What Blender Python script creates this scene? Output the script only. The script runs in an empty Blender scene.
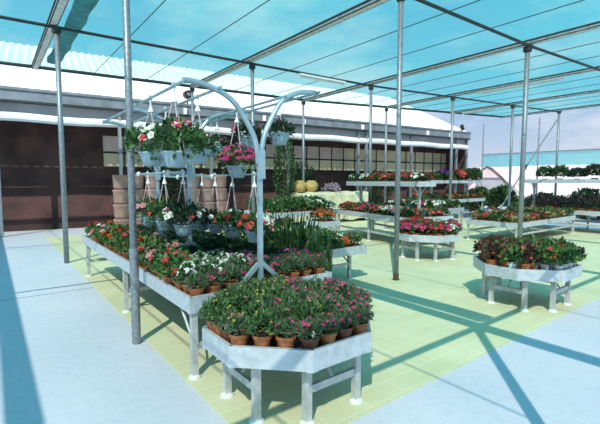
import bpy, math, random
from mathutils import Vector, Matrix, noise
R = random.Random(7)
SC = bpy.context.scene
COL = SC.collection
PI = math.pi

# ------------------------------------------------------------------ materials
def lin(c):
    return tuple(((v / 255) / 12.92 if v / 255 <= .04045 else ((v / 255 + .055) / 1.055) ** 2.4) for v in c) + (1,)

def mat(name, rgb, rough=.6, metal=0., var=.0, scale=8., rgb2=None, bump=0., trans=0., spec=.5):
    m = bpy.data.materials.new(name); m.use_nodes = True
    nt = m.node_tree; N = nt.nodes; L = nt.links
    b = N['Principled BSDF']
    b.inputs['Roughness'].default_value = rough; b.inputs['Metallic'].default_value = metal
    b.inputs['Specular IOR Level'].default_value = spec
    b.inputs['Base Color'].default_value = lin(rgb)
    if rgb2 or var:
        if not rgb2: rgb2 = tuple(max(0, min(255, v * (1 - var))) for v in rgb)
        tc = N.new('ShaderNodeTexCoord'); nz = N.new('ShaderNodeTexNoise'); cr = N.new('ShaderNodeValToRGB')
        nz.inputs['Scale'].default_value = scale; nz.inputs['Detail'].default_value = 5
        L.new(tc.outputs['Object'], nz.inputs['Vector']); L.new(nz.outputs['Fac'], cr.inputs['Fac'])
        cr.color_ramp.elements[0].position = .35; cr.color_ramp.elements[1].position = .65
        cr.color_ramp.elements[0].color = lin(rgb); cr.color_ramp.elements[1].color = lin(rgb2)
        L.new(cr.outputs['Color'], b.inputs['Base Color'])
        if bump:
            bp = N.new('ShaderNodeBump'); bp.inputs['Strength'].default_value = bump; bp.inputs['Distance'].default_value = .01
            L.new(nz.outputs['Fac'], bp.inputs['Height']); L.new(bp.outputs['Normal'], b.inputs['Normal'])
    if trans:
        out = N['Material Output']; mx = N.new('ShaderNodeMixShader'); tr = N.new('ShaderNodeBsdfTranslucent')
        mx.inputs[0].default_value = trans
        if b.inputs['Base Color'].is_linked: L.new(b.inputs['Base Color'].links[0].from_socket, tr.inputs['Color'])
        else: tr.inputs['Color'].default_value = lin(rgb)
        L.new(b.outputs[0], mx.inputs[1]); L.new(tr.outputs[0], mx.inputs[2]); L.new(mx.outputs[0], out.inputs['Surface'])
    return m

M = {}
M['alu'] = mat('brushed_aluminium', (206, 213, 220), .42, .2, .1, 14)
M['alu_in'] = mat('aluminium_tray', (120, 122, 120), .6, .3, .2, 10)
M['alu_leg'] = mat('aluminium_leg', (206, 208, 208), .45, .2, .14, 10)
M['galv'] = mat('galvanised_steel', (160, 168, 176), .5, .55, .18, 30)
M['beam'] = mat('galvanised_beam', (222, 228, 230), .55, .05, .15, 10)
M['cable'] = mat('dark_steel_cable', (52, 62, 62), .6, .4)
M['frame'] = mat('pale_blue_aluminium', (176, 202, 212), .4, .45, .1, 12)
M['white_plastic'] = mat('white_plastic', (236, 238, 236), .45, 0, .06, 20)
M['basket'] = mat('pale_blue_plastic', (182, 212, 224), .4, 0, .08, 6, trans=.2)
M['string'] = mat('pinkish_string', (214, 196, 196), .8)
M['terra'] = mat('brown_orange_plastic', (178, 108, 62), .55, 0, .25, 18)
M['terra_dark'] = mat('dark_brown_plastic', (112, 62, 42), .55, 0, .25, 18)
M['black_pot'] = mat('black_plastic', (40, 40, 42), .5)
M['soil'] = mat('dark_potting_soil', (52, 38, 32), .95, 0, .4, 40)
M['leaf_grey'] = mat('grey_green_leaf', (86, 114, 82), .55, 0, scale=14, rgb2=(122, 146, 112), trans=.3)
M['leaf_green'] = mat('fresh_green_leaf', (62, 104, 52), .5, 0, scale=14, rgb2=(104, 146, 78), trans=.3)
M['leaf_dark'] = mat('dark_green_leaf', (40, 70, 42), .5, 0, scale=14, rgb2=(66, 98, 58), trans=.25)
M['leaf_deep'] = mat('deep_green_leaf', (34, 50, 38), .5, 0, scale=14, rgb2=(54, 76, 50), trans=.2)  # darkest of the green leaf colours
M['leaf_red'] = mat('wine_red_leaf', (74, 42, 44), .5, 0, scale=14, rgb2=(104, 70, 56), trans=.25)
M['leaf_lime'] = mat('pale_lime_leaf', (176, 190, 120), .5, 0, scale=14, rgb2=(208, 214, 160), trans=.3)
M['leaf_heather'] = mat('heather_foliage', (78, 52, 66), .6, 0, scale=14, rgb2=(58, 62, 56), trans=.2)
M['leaf_blue'] = mat('blue_grey_leaf', (104, 128, 136), .5, 0, scale=14, rgb2=(140, 160, 164), trans=.25)
M['magenta'] = mat('magenta_petal', (214, 52, 128), .5, 0, .2, 30, trans=.3)
M['rose'] = mat('rose_petal', (224, 84, 140), .5, 0, .2, 30, trans=.3)
M['lilac'] = mat('lilac_pink_petal', (206, 92, 178), .5, 0, .15, 30, trans=.3)
M['red'] = mat('red_petal', (214, 44, 58), .5, 0, .2, 30, trans=.3)
M['coral'] = mat('coral_petal', (238, 98, 96), .5, 0, .15, 30, trans=.3)
M['pink'] = mat('pale_pink_petal', (246, 160, 178), .5, 0, .12, 30, trans=.3)
M['white'] = mat('white_petal', (246, 246, 240), .5, 0, .05, 30, trans=.3)
M['orange'] = mat('orange_petal', (232, 110, 48), .5, 0, .2, 30, trans=.3)
M['yellow'] = mat('yellow_bud', (204, 194, 84), .5, 0, .2, 30, trans=.3)
M['purple'] = mat('purple_petal', (150, 60, 150), .5, 0, .2, 30, trans=.3)
M['eye'] = mat('flower_eye', (200, 190, 70), .6)
M['stem'] = mat('green_stem', (84, 108, 60), .7)
M['tag'] = mat('white_plant_tag', (240, 240, 236), .5)
M['bark'] = mat('brown_bark', (92, 72, 56), .9, 0, .3, 12)
M['clay'] = mat('pinkish_clay', (182, 146, 142), .8, 0, .15, 5)
M['clay_yellow'] = mat('yellow_clay', (214, 182, 112), .7, 0, .2, 5)
M['cloth_yellow'] = mat('pale_yellow_cloth', (226, 222, 188), .9, 0, .1, 3)
M['lavender'] = mat('lavender_cloth', (176, 158, 176), .9, 0, .25, 9)
M['roof_white'] = mat('white_roof_sheet', (244, 244, 246), .5, 0, .03, 2)
M['gutter'] = mat('grey_gutter_metal', (134, 146, 156), .5, .35, .15, 3)
M['film'] = mat('grey_roller_film', (178, 172, 180), .5, 0, .12, 1.2)
M['curtain'] = mat('white_plastic_curtain', (226, 230, 236), .4, 0, .1, 1.5)
M['dark_frame'] = mat('dark_brown_frame', (66, 50, 46), .7)
M['beige'] = mat('beige_panel', (226, 206, 172), .6, 0, .12, 1.1)
M['pinkwall'] = mat('pinkish_panel', (212, 190, 184), .6, 0, .1, 1.1)
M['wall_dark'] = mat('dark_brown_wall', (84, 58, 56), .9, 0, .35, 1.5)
M['fence'] = mat('white_fence', (232, 232, 234), .7, 0, .06, 1)
M['tunnel'] = mat('pale_pink_film', (228, 206, 208), .5, 0, .12, .8)
M['tunnel_end'] = mat('brown_end_board', (150, 122, 104), .8, 0, .3, 2)
M['lamp'] = mat('white_lamp_housing', (232, 238, 240), .4)
M['black'] = mat('black_metal', (26, 26, 28), .5)
M['bundle'] = mat('folded_green_net', (70, 150, 160), .9, 0, .2, 4)

def net_material(name, rgb, tfac, tint):
    m = bpy.data.materials.new(name); m.use_nodes = True
    nt = m.node_tree; N = nt.nodes; L = nt.links; N.clear()
    out = N.new('ShaderNodeOutputMaterial'); tr = N.new('ShaderNodeBsdfTransparent'); tl = N.new('ShaderNodeBsdfTranslucent')
    df = N.new('ShaderNodeBsdfDiffuse'); m1 = N.new('ShaderNodeMixShader'); m2 = N.new('ShaderNodeMixShader')
    tc = N.new('ShaderNodeTexCoord'); nz = N.new('ShaderNodeTexNoise'); mp = N.new('ShaderNodeMapRange')
    nz.inputs['Scale'].default_value = .5; nz.inputs['Detail'].default_value = 6
    L.new(tc.outputs['Object'], nz.inputs['Vector']); L.new(nz.outputs['Fac'], mp.inputs['Value'])
    mp.inputs['From Min'].default_value = .3; mp.inputs['From Max'].default_value = .7
    mp.inputs['To Min'].default_value = tfac - .06; mp.inputs['To Max'].default_value = tfac + .06
    tr.inputs['Color'].default_value = lin(tint); tl.inputs['Color'].default_value = lin(rgb); df.inputs['Color'].default_value = lin(rgb)
    m1.inputs[0].default_value = .35
    L.new(tl.outputs[0], m1.inputs[1]); L.new(df.outputs[0], m1.inputs[2])
    L.new(mp.outputs[0], m2.inputs[0]); L.new(m1.outputs[0], m2.inputs[1]); L.new(tr.outputs[0], m2.inputs[2])
    L.new(m2.outputs[0], out.inputs['Surface'])
    return m
M['net'] = net_material('turquoise_shade_net', (40, 204, 210), .62, (232, 242, 238))
M['net_side'] = net_material('turquoise_side_net', (110, 220, 220), .55, (206, 240, 244))
M['clear'] = net_material('clear_side_film', (236, 240, 246), .8, (245, 248, 252))

def floor_concrete():
    m = mat('bluish_concrete', (204, 207, 218), .8, 0, scale=.9, rgb2=(212, 212, 222))
    nt = m.node_tree; N = nt.nodes; L = nt.links; b = N['Principled BSDF']
    tc = N.new('ShaderNodeTexCoord'); n2 = N.new('ShaderNodeTexNoise'); n2.inputs['Scale'].default_value = 14; n2.inputs['Detail'].default_value = 8
    cr = N.new('ShaderNodeValToRGB'); cr.color_ramp.elements[0].position = .32; cr.color_ramp.elements[0].color = (.93, .93, .93, 1)
    cr.color_ramp.elements[1].position = .55; cr.color_ramp.elements[1].color = (1, 1, 1, 1)
    L.new(tc.outputs['Object'], n2.inputs['Vector']); L.new(n2.outputs['Fac'], cr.inputs['Fac'])
    mx = N.new('ShaderNodeMix'); mx.data_type = 'RGBA'; mx.blend_type = 'MULTIPLY'; mx.inputs[0].default_value = 1
    src = b.inputs['Base Color'].links[0].from_socket
    L.new(src, mx.inputs[6]); L.new(cr.outputs[0], mx.inputs[7])
    # the saw-cut joint across the path
    sx = N.new('ShaderNodeSeparateXYZ'); L.new(tc.outputs['Object'], sx.inputs[0])
    s1 = N.new('ShaderNodeMath'); s1.operation = 'PINGPONG'; s1.inputs[1].default_value = 3.5
    s0 = N.new('ShaderNodeMath'); s0.operation = 'SUBTRACT'; s0.inputs[1].default_value = .075
    L.new(sx.outputs['Y'], s0.inputs[0]); L.new(s0.outputs[0], s1.inputs[0])
    s2 = N.new('ShaderNodeMath'); s2.operation = 'LESS_THAN'; s2.inputs[1].default_value = .012
    L.new(s1.outputs[0], s2.inputs[0])
    m3 = N.new('ShaderNodeMix'); m3.data_type = 'RGBA'; L.new(s2.outputs[0], m3.inputs[0]); L.new(mx.outputs[2], m3.inputs[6])
    m3.inputs[7].default_value = lin((96, 104, 112)); L.new(m3.outputs[2], b.inputs['Base Color'])
    return m
M['concrete'] = floor_concrete()

def floor_tile():
    m = bpy.data.materials.new('green_yellow_paving'); m.use_nodes = True
    nt = m.node_tree; N = nt.nodes; L = nt.links; b = N['Principled BSDF']; b.inputs['Roughness'].default_value = .85
    tc = N.new('ShaderNodeTexCoord'); br = N.new('ShaderNodeTexBrick')
    br.inputs['Scale'].default_value = 1; br.inputs['Brick Width'].default_value = .4; br.inputs['Row Height'].default_value = .2
    br.inputs['Mortar Size'].default_value = .006; br.inputs['Mortar Smooth'].default_value = .5
    br.inputs['Color1'].default_value = lin((222, 218, 182)); br.inputs['Color2'].default_value = lin((215, 213, 175)); br.inputs['Mortar'].default_value = lin((228, 231, 200))
    L.new(tc.outputs['Object'], br.inputs['Vector'])
    nz = N.new('ShaderNodeTexNoise'); nz.inputs['Scale'].default_value = 1.3; nz.inputs['Detail'].default_value = 6
    cr = N.new('ShaderNodeValToRGB'); cr.color_ramp.elements[0].position = .3; cr.color_ramp.elements[0].color = (.86, .9, .84, 1)
    cr.color_ramp.elements[1].position = .7; cr.color_ramp.elements[1].color = (1, 1, 1, 1)
    L.new(tc.outputs['Object'], nz.inputs['Vector']); L.new(nz.outputs['Fac'], cr.inputs['Fac'])
    mx = N.new('ShaderNodeMix'); mx.data_type = 'RGBA'; mx.blend_type = 'MULTIPLY'; mx.inputs[0].default_value = 1
    L.new(br.outputs['Color'], mx.inputs[6]); L.new(cr.outputs[0], mx.inputs[7]); L.new(mx.outputs[2], b.inputs['Base Color'])
    bp = N.new('ShaderNodeBump'); bp.inputs['Strength'].default_value = .3; bp.inputs['Distance'].default_value = .004
    L.new(br.outputs['Fac'], bp.inputs['Height']); bp.invert = True; L.new(bp.outputs['Normal'], b.inputs['Normal'])
    return m
M['tile'] = floor_tile()

# ------------------------------------------------------------------ mesh builder
class MB:
    def __init__(s): s.v = []; s.f = []; s.m = []; s.mats = []; s.xf = None
    def mi(s, m):
        m = M[m] if isinstance(m, str) else m
        if m not in s.mats: s.mats.append(m)
        return s.mats.index(m)
    def add(s, vs, fs, m):
        o = len(s.v); k = s.mi(m)
        s.v += [tuple(v) for v in vs]
        for f in fs: s.f.append(tuple(i + o for i in f)); s.m.append(k)
    def box(s, x0, x1, y0, y1, z0, z1, m):
        vs = [(x0, y0, z0), (x1, y0, z0), (x1, y1, z0), (x0, y1, z0), (x0, y0, z1), (x1, y0, z1), (x1, y1, z1), (x0, y1, z1)]
        s.add(vs, [(0, 3, 2, 1), (4, 5, 6, 7), (0, 1, 5, 4), (1, 2, 6, 5), (2, 3, 7, 6), (3, 0, 4, 7)], m)
    def bar(s, p, q, w, h, m, up=(0, 0, 1)):
        p, q = Vector(p), Vector(q); d = (q - p).normalized(); up = Vector(up)
        if abs(d.dot(up)) > .95: up = Vector((1, 0, 0))
        x = d.cross(up).normalized(); y = x.cross(d)
        vs = [c + x * a * w / 2 + y * b * h / 2 for c in (p, q) for a, b in ((-1, -1), (1, -1), (1, 1), (-1, 1))]
        s.add(vs, [(0, 1, 2, 3), (7, 6, 5, 4), (0, 4, 5, 1), (1, 5, 6, 2), (2, 6, 7, 3), (3, 7, 4, 0)], m)
    def tube(s, pts, r, m, seg=10, flat=1.):
        pts = [Vector(p) for p in pts]; n = len(pts); vs = []; u = None
        for i, p in enumerate(pts):
            d = (pts[min(i + 1, n - 1)] - pts[max(i - 1, 0)]).normalized()
            if u is None: u = d.cross(Vector((0, 0, 1)) if abs(d.z) < .9 else Vector((0, 1, 0))).normalized()
            else: u = (u - d * u.dot(d)).normalized()
            w = d.cross(u); rr = r[i] if isinstance(r, (list, tuple)) else r
            vs += [p + (u * math.cos(2 * PI * k / seg) * flat + w * math.sin(2 * PI * k / seg)) * rr for k in range(seg)]
        fs = [(i * seg + k, i * seg + (k + 1) % seg, (i + 1) * seg + (k + 1) % seg, (i + 1) * seg + k) for i in range(n - 1) for k in range(seg)]
        fs += [tuple(range(seg))[::-1], tuple((n - 1) * seg + k for k in range(seg))]
        s.add(vs, fs, m)
    def lathe(s, prof, m, seg=16, c=(0, 0, 0), cap=True):
        vs = [(c[0] + r * math.cos(2 * PI * k / seg), c[1] + r * math.sin(2 * PI * k / seg), c[2] + z) for r, z in prof for k in range(seg)]
        n = len(prof)
        fs = [(i * seg + k, i * seg + (k + 1) % seg, (i + 1) * seg + (k + 1) % seg, (i + 1) * seg + k) for i in range(n - 1) for k in range(seg)]
        if cap: fs += [tuple(range(seg))[::-1], tuple((n - 1) * seg + k for k in range(seg))]
        s.add(vs, fs, m)
    def prism(s, poly, z0, z1, m):
        n = len(poly)
        vs = [(x, y, z0) for x, y in poly] + [(x, y, z1) for x, y in poly]
        s.add(vs, [tuple(range(n))[::-1], tuple(range(n, 2 * n))] + [(i, (i + 1) % n, n + (i + 1) % n, n + i) for i in range(n)], m)
    def leaf(s, p, d, up, l, w, m, bend=.25):
        d = d.normalized(); x = d.cross(up)
        if x.length < 1e-4: x = Vector((1, 0, 0))
        x.normalize(); n = x.cross(d)
        mid = p + d * l * .5 + n * l * bend * .5
        s.add([p, mid + x * w / 2, p + d * l, mid - x * w / 2], [(0, 1, 2), (0, 2, 3)], m)
    def mesh(s, name, smooth=False):
        me = bpy.data.meshes.new(name); me.from_pydata(s.v, [], s.f)
        for m in s.mats: me.materials.append(m)
        me.polygons.foreach_set('material_index', s.m)
        if smooth: me.polygons.foreach_set('use_smooth', [True] * len(s.f))
        me.update(); return me
    def build(s, name, parent=None, smooth=False, loc=None):
        o = bpy.data.objects.new(name, s.mesh(name, smooth)); COL.objects.link(o)
        if parent: o.parent = parent
        if loc: o.location = loc
        return o

def tag(o, label=None, cat=None, group=None, kind=None):
    if label: o['label'] = label
    if cat: o['category'] = cat
    if group: o['group'] = group
    if kind: o['kind'] = kind
    return o
def empty(name, loc=(0, 0, 0), rz=0, label=None, cat=None, group=None):
    o = bpy.data.objects.new(name, None); COL.objects.link(o); o.location = loc; o.rotation_euler.z = rz; o.empty_display_size = .1
    return tag(o, label, cat, group)
def inst(name, me, parent=None, loc=(0, 0, 0), rz=0, sc=1, rot=None):
    o = bpy.data.objects.new(name, me); COL.objects.link(o)
    if parent: o.parent = parent
    o.location = loc; o.rotation_euler = rot or (0, 0, rz); o.scale = (sc, sc, sc) if not isinstance(sc, tuple) else sc
    return o
ORD = ['zeroth', 'first', 'second', 'third', 'fourth', 'fifth', 'sixth', 'seventh', 'eighth', 'ninth', 'tenth', 'eleventh', 'twelfth', 'thirteenth', 'fourteenth', 'fifteenth', 'sixteenth', 'seventeenth', 'eighteenth', 'nineteenth', 'twentieth', 'twenty-first', 'twenty-second', 'twenty-third', 'twenty-fourth', 'twenty-fifth', 'twenty-sixth', 'twenty-seventh', 'twenty-eighth', 'twenty-ninth', 'thirtieth']

# ------------------------------------------------------------------ plants
def rdir():
    while True:
        v = Vector((R.uniform(-1, 1), R.uniform(-1, 1), R.uniform(-1, 1)))
        if .05 < v.length < 1: return v.normalized()

def foliage(b, n, rx, rz, z0, ll, lw, mats, low=-.25, upright=.35, c=(0, 0)):
    """leaves over and inside a rounded mound; z0 = height of the mound centre"""
    for i in range(n):
        d = rdir()
        if d.z < low: d.z = -d.z * .6
        k = R.uniform(.45, 1.0) ** .6 * (1 + .18 * noise.noise(d * 2.3 + Vector((n, rx * 50, i * 0))))
        p = Vector((c[0] + d.x * rx * k, c[1] + d.y * rx * k, z0 + d.z * rz * k))
        dr = (d + rdir() * .75 + Vector((0, 0, upright))).normalized()
        l = ll * R.uniform(.7, 1.25)
        b.leaf(p - dr * l * .4, dr, (d + rdir() * .4 + Vector((0, 0, .3))), l, lw * R.uniform(.75, 1.2), mats[int(R.random() ** 1.3 * len(mats))])

def spikes(b, n, rx, h, m, w=.012):
    for i in range(n):
        a = R.uniform(0, 2 * PI); r = R.random() ** .5 * rx * .5
        p = Vector((r * math.cos(a), r * math.sin(a), 0)); t = Vector((math.cos(a) * R.uniform(.1, .6) * rx / h * 1.6, math.sin(a) * R.uniform(.1, .6) * rx / h * 1.6, 1))
        b.leaf(p, t, Vector((math.cos(a), math.sin(a), .2)), h * R.uniform(.6, 1.1), w, m, .12)

def flower_petal5(r, m, eye='eye', n=5, cup=.35):
    b = MB(); vs = [(0, 0, -r * cup)]; k = n * 4
    for i in range(k):
        a = 2 * PI * i / k; rr = r * (.80 + .2 * abs(math.sin(a * n / 2)) ** .7)
        vs.append((rr * math.cos(a), rr * math.sin(a), r * .08 * math.sin(a * n)))
    for i in range(k):
        a = 2 * PI * i / k; vs.append((r * .42 * math.cos(a), r * .42 * math.sin(a), -r * cup * .25))
    fs = [(1 + i, 1 + (i + 1) % k, 1 + k + (i + 1) % k, 1 + k + i) for i in range(k)] + [(0, 1 + k + i, 1 + k + (i + 1) % k) for i in range(k)]
    b.add(vs, fs, m); b.lathe([(r * .16, -r * cup), (r * .13, -r * cup * .4)], eye, 8)
    return b
def flower_pom(r, m):
    b = MB()
    for lay, (rr, z, n) in enumerate(((1., 0, 10), (.75, .28, 8), (.45, .48, 6), (.2, .6, 4))):
        for i in range(n):
            a = 2 * PI * (i + lay * .5) / n; d = Vector((math.cos(a), math.sin(a), .2 + lay * .4))
            b.leaf(Vector((0, 0, z * r * .6)), d, Vector((0, 0, 1)), r * rr, r * .75, m, .2)
    return b
def flower_cluster(r, m, n=7):
    b = MB()
    for i in range(n):
        d = rdir(); d.z = abs(d.z); c = Vector((d.x * r * .8, d.y * r * .8, d.z * r * .6))
        for k in range(5):
            a = 2 * PI * k / 5; b.leaf(c, Vector((math.cos(a), math.sin(a), .35)), Vector((0, 0, 1)), r * .5, r * .42, m, .2)
    return b
def bud(r, m):
    b = MB(); b.lathe([(r * .3, -r), (r * .8, -r * .3), (r * .75, r * .3), (r * .25, r)], m, 7); return b
def stub(b, x, y, z0, z1):
    b.tube([(0, 0, z0), (x * .5, y * .5, (z0 + z1) * .6), (x, y, z1)], .003, 'stem', 4)

FL = {}
for c in ('magenta', 'rose', 'lilac', 'red', 'coral', 'pink', 'white', 'orange', 'purple'):
    FL['small_' + c] = flower_petal5(.016, c, cup=.2).mesh('small_%s_flower' % c)
    FL['petunia_' + c] = flower_petal5(.04, c, cup=.5).mesh('%s_petunia' % c)
    FL['pom_' + c] = flower_pom(.042, c).mesh('%s_pompon' % c)
    FL['tiny_' + c] = flower_cluster(.022, c, 5).mesh('tiny_%s_flower_head' % c)
    FL['cluster_' + c] = flower_cluster(.03, c).mesh('%s_flower_head' % c)
FL['bud_yellow'] = bud(.011, 'yellow').mesh('yellow_flower_bud')
FL['small_yellow'] = flower_petal5(.016, 'yellow', cup=.25).mesh('small_yellow_flower')

def pot_mesh(r, h, m, name):
    b = MB(); b.lathe([(r * .72, 0), (r * .95, h * .8), (r * 1.06, h * .8), (r * 1.08, h), (r * .98, h), (r * .95, h * .88)], m, 14, cap=False)
    b.lathe([(r * .72, 0), (.001, .0)], m, 14, cap=False); b.lathe([(.001, h * .88), (r * .96, h * .88)], 'soil', 14, cap=False)
    return b.mesh(name, False)
POT = {'terra': pot_mesh(.066, .115, 'terra', 'terracotta_pot'), 'dark': pot_mesh(.064, .115, 'terra_dark', 'dark_brown_pot'), 'white': pot_mesh(.056, .10, 'white_plastic', 'white_pot'), 'black': pot_mesh(.056, .10, 'black_pot', 'black_pot'),
       'big': pot_mesh(.075, .12, 'terra', 'large_terracotta_pot')}
POTH = {'terra': .115, 'dark': .115, 'white': .1, 'black': .1, 'big': .12}
_t = MB(); _t.box(-.012, .012, -.001, .001, 0, .06, 'tag'); TAGM = _t.mesh('plant_tag')

def fol_set(key, k, *a, **kw):
    out = []
    for i in range(k):
        b = MB(); foliage(b, *a, **kw); out.append(b.mesh(key + '_foliage'))
    return out
FOL = {
 'grey': fol_set('grey_green', 5, 330, .088, .085, .045, .034, .011, ['leaf_grey', 'leaf_grey', 'leaf_green']),
 'green': fol_set('green', 5, 300, .095, .10, .05, .038, .015, ['leaf_green', 'leaf_grey', 'leaf_dark']),
 'broad': fol_set('broad_leaved', 4, 170, .125, .11, .06, .06, .036, ['leaf_green', 'leaf_dark', 'leaf_green']),
 'dark': fol_set('dark', 4, 150, .125, .09, .05, .06, .034, ['leaf_deep', 'leaf_dark']),
 'red': fol_set('wine_red', 4, 170, .11, .10, .06, .05, .03, ['leaf_red', 'leaf_red', 'leaf_dark']),
}
# kind: name, category, look, pot, foliage, list of (flower, count), flower face tilt
KIND = {
 'yellow': ('yellow_budded_plant', 'plant', 'yellow-budded pot plant', 'terra', 'green', [('bud_yellow', 5)], .085, .085, .06),
 'magenta': ('magenta_flowering_plant', 'plant', 'magenta-flowered pot plant', 'terra', 'grey', [('small_magenta', 8), ('small_rose', 3)], .085, .08, .06),
 'pale': ('budding_green_plant', 'plant', 'sparse-budded green pot plant', 'terra', 'grey', [('bud_yellow', 3), ('small_rose', 1)], .085, .085, .06),
 'dianthus': ('pink_flowering_plant', 'plant', 'deep-pink-flowered pot plant', 'terra', 'grey', [('small_magenta', 5), ('tiny_magenta', 3), ('tiny_rose', 3)], .085, .08, .06),
 'lilac': ('lilac_flowering_plant', 'plant', 'lilac-pink-flowered pot plant', 'terra', 'grey', [('cluster_lilac', 6)], .085, .085, .06),
 'alyssum': ('white_flowering_plant', 'plant', 'white-flowered pot plant', 'terra', 'green', [('tiny_white', 20)], .09, .10, .06),
 'marigold': ('orange_flowering_plant', 'plant', 'orange-flowered pot plant', 'big', 'broad', [('pom_orange', 5), ('pom_coral', 1)], .12, .12, .07),
 'impatiens': ('pink_bedding_plant', 'plant', 'pink-flowered broad-leaved plant', 'big', 'broad', [('petunia_pink', 3), ('petunia_coral', 1), ('petunia_white', 1)], .12, .12, .07),
 'redbed': ('red_bedding_plant', 'plant', 'red-flowered broad-leaved plant', 'big', 'broad', [('petunia_red', 3), ('petunia_coral', 1)], .12, .12, .07),
 'green': ('leafy_green_plant', 'plant', 'plain dark green pot plant', 'big', 'dark', [], .12, .1, .06),
 'coleus': ('wine_leaved_plant', 'plant', 'wine-red-leaved pot plant', 'terra', 'red', [('small_orange', 3)], .1, .1, .06),
 'coleusgreen': ('green_bedding_plant', 'plant', 'coral-flowered green pot plant', 'white', 'broad', [('petunia_coral', 2), ('petunia_orange', 1)], .12, .11, .06),
 'coleuspink': ('pink_red_bedding_plant', 'plant', 'rose-red-flowered green pot plant', 'white', 'broad', [('cluster_coral', 2), ('petunia_rose', 2)], .12, .11, .06),
}
def flower_at(fm, parent, d, p, s=1.):
    q = d.to_track_quat('Z', 'Y'); o = inst('flower', FL[fm], parent, p, sc=s); o.rotation_euler = q.to_euler(); return o

def plant(kind, x, y, z, where, group, sc=1., tagged=False, nfl=1., pot=None, zs=1.):
    nm, cat, look, pk, fk, fls, rx, rz, zc = KIND[kind]
    pk = pot or pk
    t = empty(nm, (x, y, z), R.uniform(0, 6.28), look + ' ' + where, cat, group)
    h = POTH[pk]
    inst('pot', POT[pk], t)
    s = sc * R.uniform(.92, 1.12)
    inst('foliage', R.choice(FOL[fk]), t, (0, 0, h - .02), R.uniform(0, 6.28), (s, s, s * zs))
    for f, n in fls:
        for i in range(max(0, round(n * nfl * R.uniform(.6, 1.3)))):
            d = rdir(); d.z = abs(d.z) * .9 + .12; d.normalize()
            p = Vector((d.x * rx * s, d.y * rx * s, h - .02 + (zc + d.z * rz) * s * zs))
            flower_at(f, t, (d + Vector((0, 0, .5)) + rdir() * .35).normalized(), p, R.uniform(.8, 1.2))
    if tagged: inst('plant_tag', TAGM, t, (R.uniform(-.03, .03), -.03, h - .03), R.uniform(-.5, .5), rot=(.2, .1, R.uniform(0, 3)))
    return t

# far plants: one mesh each
def far_mesh(name, leaves, mats, rx, rz, lw, fl=None, nf=0, potm='terra', pot=True, low=-.35, fsc=.95, zf=.45):
    b = MB()
    if pot: b.lathe([(.055, 0), (.065, .055), (.07, .065)], potm, 8)
    z0 = .065 + rz * zf if pot else rz * .6
    foliage(b, leaves, rx, rz, z0, lw * 1.5, lw, mats, low)
    for i in range(nf):
        d = rdir(); d.z = abs(d.z) * .9 + .15; d.normalize(); f = FL[fl if isinstance(fl, str) else R.choice(fl)]
        mtx = Matrix.Translation(Vector((d.x * rx, d.y * rx, z0 + d.z * rz))) @ (d + Vector((0, 0, .4))).normalized().to_track_quat('Z', 'Y').to_matrix().to_4x4() @ Matrix.Scale(R.uniform(.85, 1.25) * fsc, 4)
        o = len(b.v); b.v += [tuple(mtx @ v.co) for v in f.vertices]
        for p in f.polygons:
            b.f.append(tuple(i + o for i in p.vertices)); b.m.append(b.mi(f.materials[p.material_index]))
    return b.mesh(name)
G3 = ['leaf_green', 'leaf_dark', 'leaf_dark']
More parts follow.
